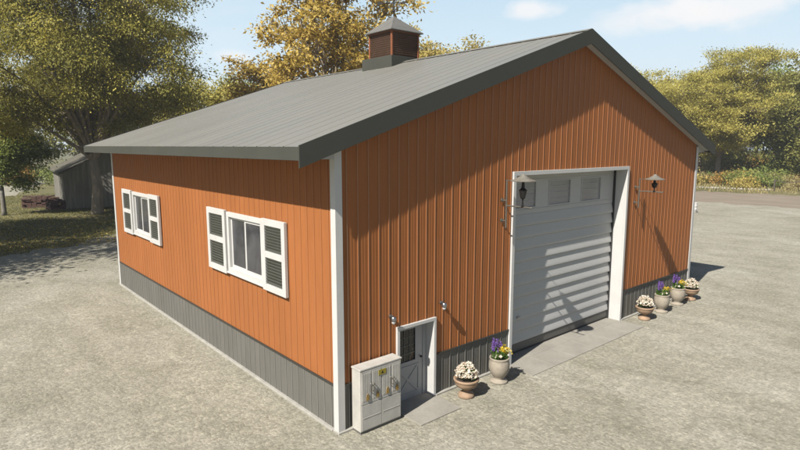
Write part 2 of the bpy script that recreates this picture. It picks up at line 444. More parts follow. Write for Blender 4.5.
# windows and shutters
def window(y0, y1):
    # outer frame y0..y1 (picture-frame casing)
    z0, z1 = 2.84, 4.61; b = MB(); w = .14
    xo, xi = -.035, .05
    b.box(xo, xi, y0, y1, z0, z0+w); b.box(xo, xi, y0, y1, z1-w, z1)
    b.box(xo, xi, y0, y0+w, z0+w+.001, z1-w-.001); b.box(xo, xi, y1-w, y1, z0+w+.001, z1-w-.001)
    b.box(-.07, .05, y0-.03, y1+.03, z0-.045, z0-.001)
    # lining through the wall
    b.box(.051, .22, y0+.1, y0+w, z0+w, z1-w); b.box(.051, .22, y1-w, y1-.1, z0+w, z1-w)
    b.box(.051, .22, y0+.1, y1-.1, z0+.1, z0+w); b.box(.051, .22, y0+.1, y1-.1, z1-w, z1-.1)
    f = b.build('window', M['white'], barn, bevel=.006)
    ym = (y0+y1)/2
    for a, c, xs in ((y0+w, ym+.04, .012), (ym-.04, y1-w, .045)):
        s = MB(); q = .075
        s.box(xs, xs+.03, a, c, z0+w, z0+w+q); s.box(xs, xs+.03, a, c, z1-w-q, z1-w)
        s.box(xs, xs+.03, a, a+q, z0+w+q, z1-w-q); s.box(xs, xs+.03, c-q, c, z0+w+q, z1-w-q)
        s.build('sash', M['white'], f, bevel=.004)
        g = MB(); g.box(xs+.012, xs+.018, a+q-.005, c-q+.005, z0+w+q-.005, z1-w-q+.005); g.build('pane', M['lightened'], f)
def shutter(y0, y1):
    z0, z1 = 2.76, 4.65; w = .17; b = MB(); x0, x1 = -.085, .0
    zm = (z0+z1)/2+.02
    b.box(x0, x1, y0, y0+w, z0, z1); b.box(x0, x1, y1-w, y1, z0, z1)
    for a, c in ((z0, z0+w), (zm-.08, zm+.08), (z1-w, z1)): b.box(x0+.001, x1, y0+w-.001, y1-w+.001, a, c)
    f = b.build('shutter', M['white'], barn, bevel=.006)
    for a, c in ((z0+w, zm-.08), (zm+.08, z1-w)):
        s = MB(); n = 9; h = (c-a)/n
        s.box(-.03, -.02, y0+w-.01, y1-w+.01, a, c)
        for i in range(n):
            zz = a+i*h+h/2
            m = Matrix.Translation((-.045, 0, zz)) @ Matrix.Rotation(R(-28), 4, 'Y')
            s.box(-.008, .008, y0+w, y1-w, -h*.62, h*.62, m)
        s.build('louvre_panel', M['shutter'], f)
for a, c in ((3.34, 5.61), (12.87, 15.14)): window(a, c)
for a, c in ((2.11, 3.32), (5.64, 6.96), (11.64, 12.85), (15.17, 16.49)): shutter(a, c)

# big roller door: casing, jambs, slats
b = MB()
zt = 5.776
b.box(6.07, 6.19, -.03, .04, .0, zt-.12); b.box(12.62, 12.74, -.03, .04, .0, zt-.12); b.box(6.07, 12.74, -.03, .04, zt-.119, zt)
b.box(6.15, 6.19, .041, .55, .0, zt-.12); b.box(12.62, 12.66, .041, .55, .0, zt-.12); b.box(6.15, 12.66, .041, .55, zt-.119, zt-.07)
o = b.build('door_casing', M['white'], barn, bevel=.005); o['label'] = 'white casing round the tall roller door'
b = MB(); Y = .48
for q in ((6.19, 6.24), (12.56, 12.62)): MB().box(*q, Y-.065, Y+.06, .03, 5.65).build('door_track', M['rubber'], barn)
b = MB(); x0, x1 = 6.24, 12.56
zz = .34; per = .372; prof = []
while zz < 4.42:
    for t, q in ((0,0), (.015,.55), (.05,.85), (.10,1), (.18,.97), (.3,.86), (.45,.68), (.62,.47), (.8,.27), (.94,.12)):
        prof.append((zz+per*t, Y+.02-.062*q))
    zz += per
ZS = zz; prof.append((ZS, Y+.02))
for (za, ya), (zb, yb) in zip(prof[:-1], prof[1:]): b.quad((x0,ya,za),(x1,ya,za),(x1,yb,zb),(x0,yb,zb))
ops = [(6.62, 7.84, 4.60, 5.42), (8.52, 9.76, 4.60, 5.42), (10.42, 11.68, 4.60, 5.42)]
ribbed(b, x0, x1, ZS, lambda u: 5.66, lambda u,o,z: (u, Y, z), ops, per=None)
ribbed(b, x0, x1, ZS, lambda u: 5.66, lambda u,o,z: (u, Y+.05, z), ops, per=None)
for gz in (4.55, 5.47): b.box(x0+.001, x1-.001, Y-.012, Y-.001, gz, gz+.02)
door = b.build('roller_door', M['doorgrey'], barn)
b = MB(); b.box(x0, x1, Y-.02, Y+.04, .10, .339); b.build('bottom_rail', M['rail'], door, bevel=.005)
b = MB(); b.box(x0, x1, Y-.012, Y+.03, .035, .099); b.build('rubber_seal', M['rubber'], door)
b = MB(); b.box(7.0, 7.16, Y-.07, Y-.05, 1.18, 1.22); b.box(7.06,7.09,Y-.05,Y,1.185,1.215); b.build('door_handle', M['steel'], door)
for a, c, z0, z1 in ops:
    s = MB(); q = .03
    s.box(a, c, Y-.015, Y+.055, z0, z0+q); s.box(a, c, Y-.015, Y+.055, z1-q, z1); s.box(a, a+q, Y-.015, Y+.055, z0+q, z1-q); s.box(c-q, c, Y-.015, Y+.055, z0+q, z1-q)
    for k in (1,2,3): s.box(a+q, c-q, Y+.012, Y+.022, z0+(z1-z0)*k/4-.006, z0+(z1-z0)*k/4+.006)
    s.build('window_frame', M['doorgrey'], door)
    g = MB(); g.box(a+q, c-q, Y+.025, Y+.031, z0+q, z1-q); g.build('pane', M['frost'], door)

# small entry door
b = MB(); zt = 2.15
b.box(1.727, 1.81, -.03, .04, 0, zt-.085); b.box(2.965, 3.048, -.03, .04, 0, zt-.085); b.box(1.727, 3.048, -.03, .04, zt-.084, zt)
b.box(1.77, 1.81, .041, .34, 0, zt-.085); b.box(2.965, 3.0, .041, .34, 0, zt-.085); b.box(1.77, 3.0, .041, .34, zt-.084, zt-.05)
o = b.build('door_casing', M['white'], barn, bevel=.005); o['label'] = 'white casing round the small entry door'
b = MB(); Y2 = .28
b.box(1.811, 1.87, Y2-.02, Y2+.05, .035, 2.064); b.box(2.84, 2.964, Y2-.02, Y2+.05, .035, 2.064); b.box(1.871, 2.839, Y2-.02, Y2+.05, 2.02, 2.064)
b.build('door_frame', M['entry'], barn, bevel=.004)
b = MB()
ribbed(b, 1.872, 2.838, .04, lambda u: 2.018, lambda u,o,z: (u, Y2, z), [(2.03, 2.58, 1.05, 1.90)], per=None)
ribbed(b, 1.872, 2.838, .04, lambda u: 2.018, lambda u,o,z: (u, Y2+.04, z), [(2.03, 2.58, 1.05, 1.90)], per=None)
def bar(b, xa, za, xb, zb, w, y0, y1):
    L = math.hypot(xb-xa, zb-za); a = math.atan2(zb-za, xb-xa)
    m = Matrix.Translation((xa, 0, za)) @ Matrix.Rotation(-a, 4, 'Y')
    b.box(0, L, y0, y1, -w/2, w/2, m)
for x0_, x1_, z0_, z1_ in ((1.99,2.03,1.01,1.94),(2.58,2.62,1.01,1.94),(2.03,2.58,1.01,1.05),(2.03,2.58,1.90,1.94),(1.95,1.99,.16,.93),(2.68,2.72,.16,.93),(1.99,2.68,.16,.20),(1.99,2.68,.89,.93)):
    b.box(x0_, x1_, Y2-.018, Y2-.001, z0_, z1_)
bar(b, 2.0, .21, 2.67, .88, .05, Y2-.017, Y2-.0015); bar(b, 2.0, .88, 2.67, .21, .05, Y2-.0175, Y2-.002)
ed = b.build('entry_door', M['entry'], barn)
g = MB(); g.box(2.03, 2.58, Y2+.015, Y2+.02, 1.05, 1.90); g.build('pane', M['glass'], ed)
s = MB()
for k in (1,2): s.box(2.03+.55*k/3-.008, 2.03+.55*k/3+.008, Y2, Y2+.012, 1.05, 1.90)
for k in (1,2,3): s.box(2.03, 2.58, Y2+.001, Y2+.011, 1.05+.85*k/4-.008, 1.05+.85*k/4+.008)
s.build('muntins', M['shutter'], ed)
s = MB(); s.tube([(2.745, Y2, 1.10), (2.745, Y2-.04, 1.10)], .014); s.ball((2.745, Y2-.06, 1.10), .032, 12, 8)
s.build('door_knob', M['darkiron'], ed, smooth=True)

# doorstep slabs
def paving(x0, x1, y0, y1, nx, ny, z=.035):
    for i in range(nx):
        for j in range(ny):
            xa, xb = x0+(x1-x0)*i/nx, x0+(x1-x0)*(i+1)/nx; ya, yb = y0+(y1-y0)*j/ny, y0+(y1-y0)*(j+1)/ny
            b.box(xa+.004, xb-.004, ya+.004, yb-.004, -.05, z)
b = MB(); paving(6.0, 12.70, -.94, .0, 6, 1); b.box(6.194, 12.616, .001, .5, -.05, .034)
tag(b.build('door_apron', M['concrete'], None, bevel=.006), kind='structure')
b = MB(); b.box(1.67, 3.04, -.95, -.055, -.05, .04); b.box(1.815, 2.96, -.054, .3, -.05, .0395)
tag(b.build('doorstep', M['concrete'], None, bevel=.006), kind='structure')

# cupola on the ridge
x0, x1, y0, y1 = 8.60, 10.13, 8.40, 9.95
b = MB(); b.box(x0-.04, x1+.04, y0-.04, y1+.45, 9.3, 10.24)
cup = b.build('cupola', M['trimdark'], barn, bevel=.01)
b = MB(); b.box(x0+.06, x1-.06, y0+.06, y1-.06, 10.24, 11.22)
n = 11; h = .96/n
for i in range(n):
    z = 10.26+i*h
    for q in ((x0+.02, x1-.02, y0, None), (x0+.02, x1-.02, y1, None)):
        sg = -1 if q[2] == y0 else 1
        m = Matrix.Translation((0, q[2]-sg*.05, z+h/2)) @ Matrix.Rotation(R(sg*-32), 4, 'X')
        b.box(q[0], q[1], -.01, .01, -h*.6, h*.6, m)
    for xx, sg in ((x0, -1), (x1, 1)):
        m = Matrix.Translation((xx-sg*.05, 0, z+h/2)) @ Matrix.Rotation(R(sg*32), 4, 'Y')
        b.box(-.01, .01, y0+.02, y1-.02, -h*.6, h*.6, m)
b.build('louvre', M['cupwood'], cup)
b = MB(); w = .075
for xx in (x0-.005, x1-w+.005):
    for yy in (y0-.005, y1-w+.005): b.box(xx, xx+w, yy, yy+w, 10.241, 11.219)
b.box(x0, x1, y0, y1, 11.221, 11.26)
b.build('corner_post', M['cuptrim'], cup, bevel=.005)
b = MB(); cx, cy = (x0+x1)/2, (y0+y1)/2; e = .14; zb = 11.25; za = 12.02
q = [(x0-e,y0-e),(x1+e,y0-e),(x1+e,y1+e),(x0-e,y1+e)]
for i in range(4):
    a, c = q[i], q[(i+1) % 4]
    b.tri((a[0],a[1],zb+.03),(c[0],c[1],zb+.03),(cx,cy,za)); b.quad((a[0],a[1],zb),(c[0],c[1],zb),(c[0],c[1],zb+.03),(a[0],a[1],zb+.03))
b.quad(*[(x,y,zb) for x,y in q[::-1]])
b.build('cupola_roof', M['cuproof'], cup)
b = MB(); b.tube([(cx,cy,za-.05),(cx,cy,13.05)], .026, 8); b.tube([(cx-.32,cy+.36,12.56),(cx+.26,cy-.3,12.56)], .016, 6)
b.ball((cx,cy,12.22), .06, 10, 6)
dv = Vector((.58,-.66,0)).normalized(); tip = Vector((cx+.26,cy-.3,12.56)); tail = Vector((cx-.32,cy+.36,12.56))
b.prism([(0,-.075),(.17,0),(0,.075)], lambda u,v: tip+dv*u+Vector((0,0,v))+Vector((.66,.58,0))*.008, lambda u,v: tip+dv*u+Vector((0,0,v))-Vector((.66,.58,0))*.008)
b.prism([(-.22,-.09),(0,-.03),(0,.03),(-.22,.09)], lambda u,v: tail+dv*u+Vector((0,0,v))+Vector((.66,.58,0))*.008, lambda u,v: tail+dv*u+Vector((0,0,v))-Vector((.66,.58,0))*.008)
b.build('weather_vane', M['darkiron'], cup)

# ------------------------------------------------------------------ lamps on the gable wall
def arm_lamp(x, zc, label):
    t = empty('wall_lamp', (x, 0, 4.23), label, 'wall lamp', 'arm lamps flanking the roller door'); Z = 4.23
    for z in (4.43, 5.0):
        b = MB(); b.tube([(0, .01, z-Z), (0, -.02, z-Z)], .055, 12); b.tube([(0, -.018, z-Z), (0, -.15, z-Z)], .018, 8)
        b.build('mount', M['iron'], t)
    b = MB(); b.tube([(0,-.15,0),(0,-.15,zc-Z+.02)], .022, 8); b.build('pole', M['iron'], t)
    b = MB(); b.tube([(0,-.15,4.86-Z),(0,-.98,4.86-Z)], .02, 8); b.ball((0,-.99,4.86-Z), .028, 8, 6)
    b.build('arm', M['iron'], t); b = MB(); b.tube([(0,-.15,zc-Z),(0,-.70,zc-Z)], .011, 6); b.build('cap_bracket', M['iron'], t)
    b = MB(); b.lathe([(.345,0),(.35,.012),(.19,.07),(.06,.16),(.03,.19),(.0,.2)], (0,-.70,zc-Z+.0)); b.build('lamp_shade', M['lampcap'], t, smooth=False)
    lb = MB(); h = zc-4.86
    lb.lathe([(.045,.0),(.05,.03),(.02,.04),(.02,h*.28),(.07,h*.34),(.105,h*.62),(.12,h*.64),(.05,h*.72),(.03,h)], (0,-.70,4.87-Z), 12)
    lb.build('lantern', M['darkiron'], t)
    return t
arm_lamp(5.60, 5.56, 'cone capped arm lamp on the entry door side of the roller door')
arm_lamp(13.30, 5.30, 'cone capped arm lamp on the far side of the roller door')
def small_lamp(x, z, label):
    t = empty('door_lamp', (x, 0, z), label, 'wall lamp', 'small lamps beside the entry door')
    b = MB(); b.tube([(0,.01,.06),(0,-.03,.06)], .05, 14); b.tube([(0,-.03,.06),(0,-.11,.05)], .014, 8); b.build('mount', M['steel'], t, smooth=False)
    b = MB(); b.lathe([(.03,.09),(.062,.06),(.068,.0),(.06,-.03)][::-1], (0,-.12,0), 16); b.build('lamp_shade', M['steel'], t, smooth=True)
    b = MB(); b.ball((0,-.12,-.045), .052, 12, 8, (1,1,1.2)); b.build('bulb', M['white'], t, smooth=True)
small_lamp(1.53, 2.41, 'small silver lamp on the orange wall, between corner trim and entry door')
small_lamp(3.23, 2.43, 'small silver lamp on the orange wall, between entry door and roller door')

# ------------------------------------------------------------------ cabinet
t = empty('cabinet', (.35, -.04, 0), 'grey metal utility cabinet with four upper doors beside the entry door', 'cabinet')
w, d, h = 1.20, .32, 1.55
b = MB(); b.box(0, w, -d, 0, .07, h-.03); b.build('body', M['cabinet'], t, bevel=.008)
b = MB(); b.box(.01, w-.01, -d+.01, -.01, 0, .069); b.build('plinth', M['rail'], t)
b = MB(); b.box(-.015, w+.015, -d-.02, .01, h-.029, h+.01); b.build('top', M['cabinet'], t, bevel=.008)
for i in range(4):
    xa = .02+i*(w-.04)/4; xb = xa+(w-.04)/4
    b = MB(); b.box(xa+.005, xb-.005, -d-.018, -d-.001, .72, h-.05)
    for k in range(5): b.box(xa+.035+k*.048, xa+.058+k*.048, -d-.026, -d-.0181, .80, h-.10)
    dr = b.build('upper_door', M['cabinet'], t, bevel=.003)
    hx = xb-.035 if i % 2 == 0 else xa+.035
    b = MB(); b.tube([(hx,-d-.018,.98),(hx,-d-.06,1.0),(hx,-d-.06,1.17),(hx,-d-.018,1.19)], .012, 6); b.build('handle', M['iron'], dr)
    b = MB(); b.box(xa+.13, xa+.20, -d-.04, -d-.0265, .80, .90); b.tube([(xa+.145,-d-.032,.9),(xa+.145,-d-.032,.945),(xa+.165,-d-.032,.96),(xa+.185,-d-.032,.945),(xa+.185,-d-.032,.9)], .007, 6); b.build('padlock', M['brass'], dr)
for i in range(2):
    xa = .02+i*(w-.04)/2; xb = xa+(w-.04)/2
    b = MB(); b.box(xa+.005, xb-.005, -d-.018, -d-.001, .10, .70); b.box(xa+.04, xb-.04, -d-.024, -d-.0181, .38, .40)
    b.build('lower_door', M['cabinet'], t, bevel=.003)
b = MB(); b.box(.50, .72, -d-.034, -d-.0265, 1.31, 1.43); pl = b.build('sign_plate', M['sign'], t)
b = MB(); b.prism([(-.035,-.03),(.035,-.03),(0,.035)], lambda u,v: (.61+u, -d-.037, 1.37+v), lambda u,v: (.61+u, -d-.0345, 1.37+v)); b.build('mark', M['darkiron'], pl)

# ------------------------------------------------------------------ leaf cards
def card_mesh(name, cen, dirs, size, mat, rng, aspect=.55, parent=None, loc=None, tint=None, jitter=.5, up=1.0):
    """many small folded leaves in one mesh: centres, preferred long axis, size"""
    n = len(cen)
    u = dirs/np.linalg.norm(dirs, axis=1, keepdims=True)
    r = rng.normal(size=(n,3))*.75+np.array([-.45,-.25,.85])*up; w = np.cross(u, r); w /= np.linalg.norm(w, axis=1, keepdims=True)+1e-9
    L = (size*rng.uniform(1-jitter, 1+jitter, n))[:,None]
    a = cen-u*L*.5; c = cen+u*L*.5; nn = np.cross(u, w)
    m1 = cen+w*L*aspect*.5+nn*L*.12; m2 = cen-w*L*aspect*.5+nn*L*.12
    V = np.stack([a, m1, c, m2], 1).reshape(-1,3).astype(np.float32)
    me = bpy.data.meshes.new(name); me.vertices.add(4*n); me.vertices.foreach_set('co', V.ravel())
    me.loops.add(4*n); me.loops.foreach_set('vertex_index', np.arange(4*n, dtype=np.int32))
    me.polygons.add(n); me.polygons.foreach_set('loop_start', np.arange(0, 4*n, 4, dtype=np.int32))
    at = me.attributes.new('tint', 'FLOAT', 'FACE')
    if tint is None: tint = rng.uniform(0, 1, n)
    at.data.foreach_set('value', tint.astype(np.float32))
    me.materials.append(mat); me.update(calc_edges=True)
    o = bpy.data.objects.new(name, me); C.objects.link(o)
    if parent: o.parent = parent
    if loc is not None: o.location = loc
    return o

# ------------------------------------------------------------------ flower pots
rng = np.random.default_rng(5)
def blossoms(b_name, cs, r, mat, parent, petals=6, seed=1):
    g = np.random.default_rng(seed); P = []; Dd = []; T = []
    for c in cs:
        nrm = g.normal(size=3); nrm[2] = abs(nrm[2])+.6; nrm /= np.linalg.norm(nrm)
        a = np.cross(nrm, g.normal(size=3)); a /= np.linalg.norm(a); bb = np.cross(nrm, a); tt = g.uniform(0,1)
        for k in range(petals):
            an = 2*math.pi*k/petals; dd = a*math.cos(an)+bb*math.sin(an)+nrm*.35
            P.append(np.array(c)+dd*r*.5); Dd.append(dd); T.append(np.clip(tt+g.uniform(-.15,.15),0,1))
    return card_mesh(b_name, np.array(P), np.array(Dd), r*1.05, mat, g, .75, parent, tint=np.array(T), jitter=.15, up=.3)
def bowl_pot(loc, label):
    t = empty('flower_pot', loc, label, 'flower pot', 'terracotta bowl urns along the gable wall')
    b = MB(); b.lathe([(.20,0),(.215,.03),(.20,.09),(.13,.135),(.085,.17),(.085,.20),(.16,.24),(.27,.31),(.305,.39),(.31,.44),(.335,.46),(.335,.50),(.29,.505),(.275,.46),(.0,.46)], n=32)
    b.build('urn', M['terra'], t, smooth=True)
    b = MB(); b.lathe([(.27,.455),(.2,.485),(0,.5)], n=20); b.build('soil', M['soil'], t, smooth=True)
    cs = []
    for i in range(170):
        th = rng.uniform(0, 2*math.pi); ph = math.acos(rng.uniform(-.05, 1)); rr = rng.uniform(.82, 1.05)
        cs.append((.27*rr*math.sin(ph)*math.cos(th), .27*rr*math.sin(ph)*math.sin(th), .60+.30*rr*math.cos(ph)))
    blossoms('flowers', cs, .056, M['petal_w'], t, 6, 11)
    n = 500; th = rng.uniform(0, 6.28, n); ph = np.arccos(rng.uniform(-.2, 1, n)); rr = rng.uniform(.2, .98, n)
    cen = np.stack([.25*rr*np.sin(ph)*np.cos(th), .25*rr*np.sin(ph)*np.sin(th), .56+.30*rr*np.cos(ph)], 1)
    card_mesh('foliage', cen, cen-np.array([0,0,.3])+rng.normal(size=(n,3))*.1, .07, M['potleaf'], rng, .45, t)
    return t
def tall_pot(loc, label):
    t = empty('flower_pot', loc, label, 'flower pot', 'cream stone urns along the gable wall')
    b = MB(); b.lathe([(.23,0),(.245,.025),(.235,.06),(.14,.09),(.13,.12),(.19,.19),(.255,.30),(.285,.42),(.285,.53),(.27,.62),(.26,.66),(.275,.68),(.275,.71),(.245,.715),(.24,.66),(0,.66)], n=32)
    b.build('urn', M['stone'], t, smooth=True)
    b = MB(); b.lathe([(.235,.655),(.15,.68),(0,.69)], n=20); b.build('soil', M['soil'], t, smooth=True)
    n = 420; th = rng.uniform(0, 6.28, n); rr = np.sqrt(rng.uniform(0, 1, n))*.22; z = .68+rng.uniform(0, .24, n)
    cen = np.stack([rr*np.cos(th), rr*np.sin(th), z], 1)
    card_mesh('foliage', cen, np.stack([np.cos(th)*.5, np.sin(th)*.5, np.ones(n)*.8], 1)+rng.normal(size=(n,3))*.3, .085, M['potleaf'], rng, .4, t)
    cs = [(.07+rng.normal()*.085, -.09+rng.normal()*.085, .91+rng.uniform(-.09, .08)) for i in range(34)]
    blossoms('yellow_flowers', cs, .074, M['petal_y'], t, 5, 4)
    cs = [(-.14+rng.normal()*.05, -.10+rng.normal()*.05, .80+rng.uniform(-.03, .05)) for i in range(7)]
    blossoms('white_flowers', cs, .055, M['petal_w'], t, 5, 5)
    cs = []
    for i in range(9):
        bx, by = rng.normal()*.065-.06, rng.normal()*.065+.06; zt_ = rng.uniform(1.08, 1.28)
        for k in range(11): cs.append((bx+rng.normal()*.012+.1*bx*k/4, by+rng.normal()*.012, zt_-k*.021))
    blossoms('purple_flowers', cs, .034, M['petal_p'], t, 5, 6)
    b = MB()
    for i in range(9): b.tube([(rng.normal()*.05-.02, rng.normal()*.05+.03, .68), (rng.normal()*.07-.04, rng.normal()*.07+.05, 1.1)], .005, 5)
    b.build('stem', M['potleaf'], t)
    return t
pa = bowl_pot((3.63, -.56, .012), 'terracotta bowl of white flowers standing alone near the entry door')
pb = tall_pot((5.0, -.53, .012), 'cream urn of purple and yellow flowers on the entry door side of the roller door')
def cp(src, loc, rz, label):
    c = copy_tree(src); c.location = loc; c.rotation_euler = (0,0,rz); c['label'] = label; return c
cp(pa, (13.55, -.52, .012), 1.9, 'terracotta bowl of white flowers at the far jamb of the roller door')
cp(pb, (15.0, -.50, .012), .25, 'cream urn of purple and yellow flowers, nearer the roller door of the far pair')
cp(pb, (16.55, -.45, .012), -.3, 'cream urn of purple and yellow flowers, nearer the barn corner of the far pair')
cp(pa, (17.68, -.52, .012), 3.6, 'terracotta bowl of white flowers at the far corner of the barn')

# ------------------------------------------------------------------ trees
LM = {
 'olive': leafmat('olive_leaf', [(.11,.115,.025), (.22,.21,.045), (.36,.32,.065), (.50,.43,.09)], .42),
 'oak': leafmat('autumn_oak_leaf', [(.20,.14,.03), (.37,.26,.055), (.49,.36,.08), (.54,.43,.14)], .4),
 'yellowgreen': leafmat('yellow_green_leaf', [(.20,.18,.04), (.38,.34,.08), (.56,.49,.14)], .42),
 'yellow': leafmat('yellow_leaf', [(.25,.20,.05), (.40,.32,.08), (.46,.38,.14)], .42),
 'green': leafmat('green_leaf', [(.09,.12,.03), (.18,.22,.055), (.30,.34,.09)], .42),
 'midgreen': leafmat('mid_green_leaf', [(.13,.14,.04), (.25,.25,.07), (.38,.36,.11)], .42),
 'orange': leafmat('orange_leaf', [(.20,.12,.035), (.36,.21,.05), (.42,.29,.10)], .4),
 'straw': leafmat('dry_grass', [(.18,.16,.06), (.30,.25,.11), (.42,.35,.17)], .4),
 'grass': leafmat('lawn_grass', [(.07,.08,.018), (.13,.13,.032), (.21,.185,.06)], .4),
}
def tree(name, loc, h, cr, label, cat='tree', mat='olive', bark='bark', trunk_r=.4, fork=.25, crown_lo=.2, nl=14, nc=16, lpc=110, ls=.3,
         clump=1.0, droop=.0, seed=1, group=None, lean=(0,0), squash=.85, off=(0,0)):
    """trunk that forks, limbs to lobes, twigs to clumps, leaves round the clumps"""
    g = np.random.default_rng(seed)
    t = empty(name, loc, label, cat, group)
    tb = MB(); zf = h*fork; zc = h*(crown_lo+1)/2; rz = h*(1-crown_lo)/2
    p0 = np.array([0,0,-.1]); pf = np.array([lean[0], lean[1], zf])
    tb.tube([p0, p0+[0,0,.5], (p0+pf)/2+g.normal(size=3)*.12*trunk_r, pf], [trunk_r*1.35, trunk_r*1.08, trunk_r*.92, trunk_r*.8], 10)
    cen = []; tips = []
    lobes = []
    for i in range(nl):
        zz = 1-2*(i+.5)/nl; a = i*2.399+g.uniform(-.4,.4); q = math.sqrt(max(0, 1-zz*zz))
        dd = np.array([q*math.cos(a), q*math.sin(a), zz])
        rr = g.uniform(.42, .95)
        lobes.append(np.array([off[0], off[1], zc])+dd*np.array([cr, cr, rz])*rr)
    lobes.append(np.array([off[0], off[1], zc])); lobes.append(np.array([off[0], off[1], zc+rz*.4]))
    for L in lobes:
        st = pf if L[2] > zf*1.2 else pf*np.array([1,1,.95])
        mid = st*.45+L*.55+np.array([0,0,abs(rz)*.12])+g.normal(size=3)*cr*.05
        r0 = trunk_r*g.uniform(.28,.5)
        tb.tube([st, st*.72+mid*.28+[0,0,.2], mid, L], [r0*1.3, r0, r0*.62, r0*.22], 6, cap=False)
        for j in range(nc):
            dd = g.normal(size=3); dd /= np.linalg.norm(dd)
            c = L+dd*np.array([cr*.32, cr*.32, rz*.32*squash])*g.uniform(.35,1.1)
            c[2] -= droop*np.hypot(c[0]-L[0], c[1]-L[1])*.5
            if c[2] < h*crown_lo*.75: continue
            cen.append(c)
            m2 = (L*.4+c*.6)+g.normal(size=3)*.15
            tb.tube([mid*.35+L*.65, m2, c], [r0*.3, r0*.16, r0*.05], 4, cap=False)
    tb.build('trunk', M[bark], t, smooth=True)
    cen = np.array(cen); K = len(cen)
    ctint = g.uniform(0, .42, K)
    idx = g.integers(0, K, K*lpc)
    sig = clump*g.uniform(.7, 1.25, K)[idx][:,None]
    d = g.normal(size=(len(idx),3))*sig*np.array([1,1,squash*.62])
    ra = np.hypot(d[:,0], d[:,1]); d[:,2] -= droop*ra*.9
    P = cen[idx]+d
    dirs = d*.6+g.normal(size=d.shape)*.5*clump; dirs[:,2] -= droop*clump*1.4
    ti = np.clip(ctint[idx]+g.uniform(0, .58, len(idx)), 0, 1)
    card_mesh('crown', P, dirs, ls, LM[mat], g, .5, t, tint=ti)
    return t

tree('maple_tree', (5.9, 49.6, 0), 27, 11.5, 'huge olive yellow tree whose trunk stands in front of the grey shed', mat='olive', trunk_r=.50, fork=.19, crown_lo=.27, nl=28, nc=15, lpc=560, ls=.20, clump=.82, droop=.35, seed=3, off=(-.8,0))
tree('maple_tree', (-14.0, 39.0, 0), 25, 9.0, 'olive tree past the left edge of the view with overhanging branches', mat='olive', trunk_r=.5, fork=.25, crown_lo=.24, nl=16, nc=14, lpc=150, ls=.29, clump=1.0, droop=.3, seed=8)
tree('maple_tree', (-17, 27.5, 0), 20, 7.0, 'olive tree outside the left edge shading the yard', mat='olive', trunk_r=.4, fork=.25, crown_lo=.3, nl=14, nc=13, lpc=120, ls=.30, clump=1.0, droop=.3, seed=9)
tree('birch_tree', (-1.1, 53.8, 0), 10.5, 3.1, 'small bright green tree with pale trunk at the left edge', mat='green', bark='barkgrey', trunk_r=.2, fork=.35, crown_lo=.22, nl=14, nc=14, lpc=120, ls=.20, clump=.45, droop=.1, seed=12, off=(.9,0))
tree('oak_tree', (25.4, 37.6, 0), 25.5, 7.6, 'tall golden brown oak rising behind the barn ridge', mat='oak', trunk_r=.45, fork=.25, crown_lo=.26, nl=24, nc=13, lpc=95, ls=.36, clump=.62, droop=.1, seed=21)
tree('oak_tree', (24.5, 49.0, 0), 17.0, 5.5, 'lower golden brown oak left of the tall oak behind the roof', mat='oak', trunk_r=.35, fork=.25, crown_lo=.26, nl=16, nc=12, lpc=90, ls=.36, clump=.65, droop=.1, seed=22)
tree('ash_tree', (25.7, 66.7, 0), 16.5, 5.0, 'yellow green tree peeking over the roof left of the oaks', mat='yellowgreen', trunk_r=.3, crown_lo=.25, nl=12, nc=12, lpc=70, ls=.4, clump=.75, seed=24)
tree('aspen_tree', (57, 58, 0), 26.5, 6.5, 'yellow tree showing above the roof just behind the cupola', mat='yellow', trunk_r=.3, crown_lo=.25, nl=14, nc=12, lpc=65, ls=.5, clump=.85, seed=25)
tree('aspen_tree', (70, 60, 0), 26.5, 4.5, 'thin yellow treetop above the roof between cupola and gable peak', mat='yellow', trunk_r=.25, crown_lo=.25, nl=10, nc=10, lpc=55, ls=.5, clump=.8, seed=26)
tree('locust_tree', (103, 29.2, 0), 22.6, 12.6, 'broad pale yellow green tree beyond the gravel right of the gable', mat='yellowgreen', trunk_r=.5, fork=.2, crown_lo=.18, nl=28, nc=16, lpc=330, ls=.28, clump=.85, droop=-.25, seed=31, squash=.75)

tree('locust_tree', (104.0, 42.0, 0), 22, 9.5, 'pale yellow green tree just past the far eave of the barn', mat='yellowgreen', trunk_r=.4, fork=.2, crown_lo=.12, nl=20, nc=14, lpc=150, ls=.36, clump=.95, droop=-.2, seed=33, squash=.75)
tree('locust_tree', (109, 15.0, 0), 20.5, 9.5, 'green tree standing right of the broad pale tree beyond the meadow', mat='midgreen', trunk_r=.4, fork=.2, crown_lo=.10, nl=20, nc=14, lpc=150, ls=.40, clump=1.0, seed=34)
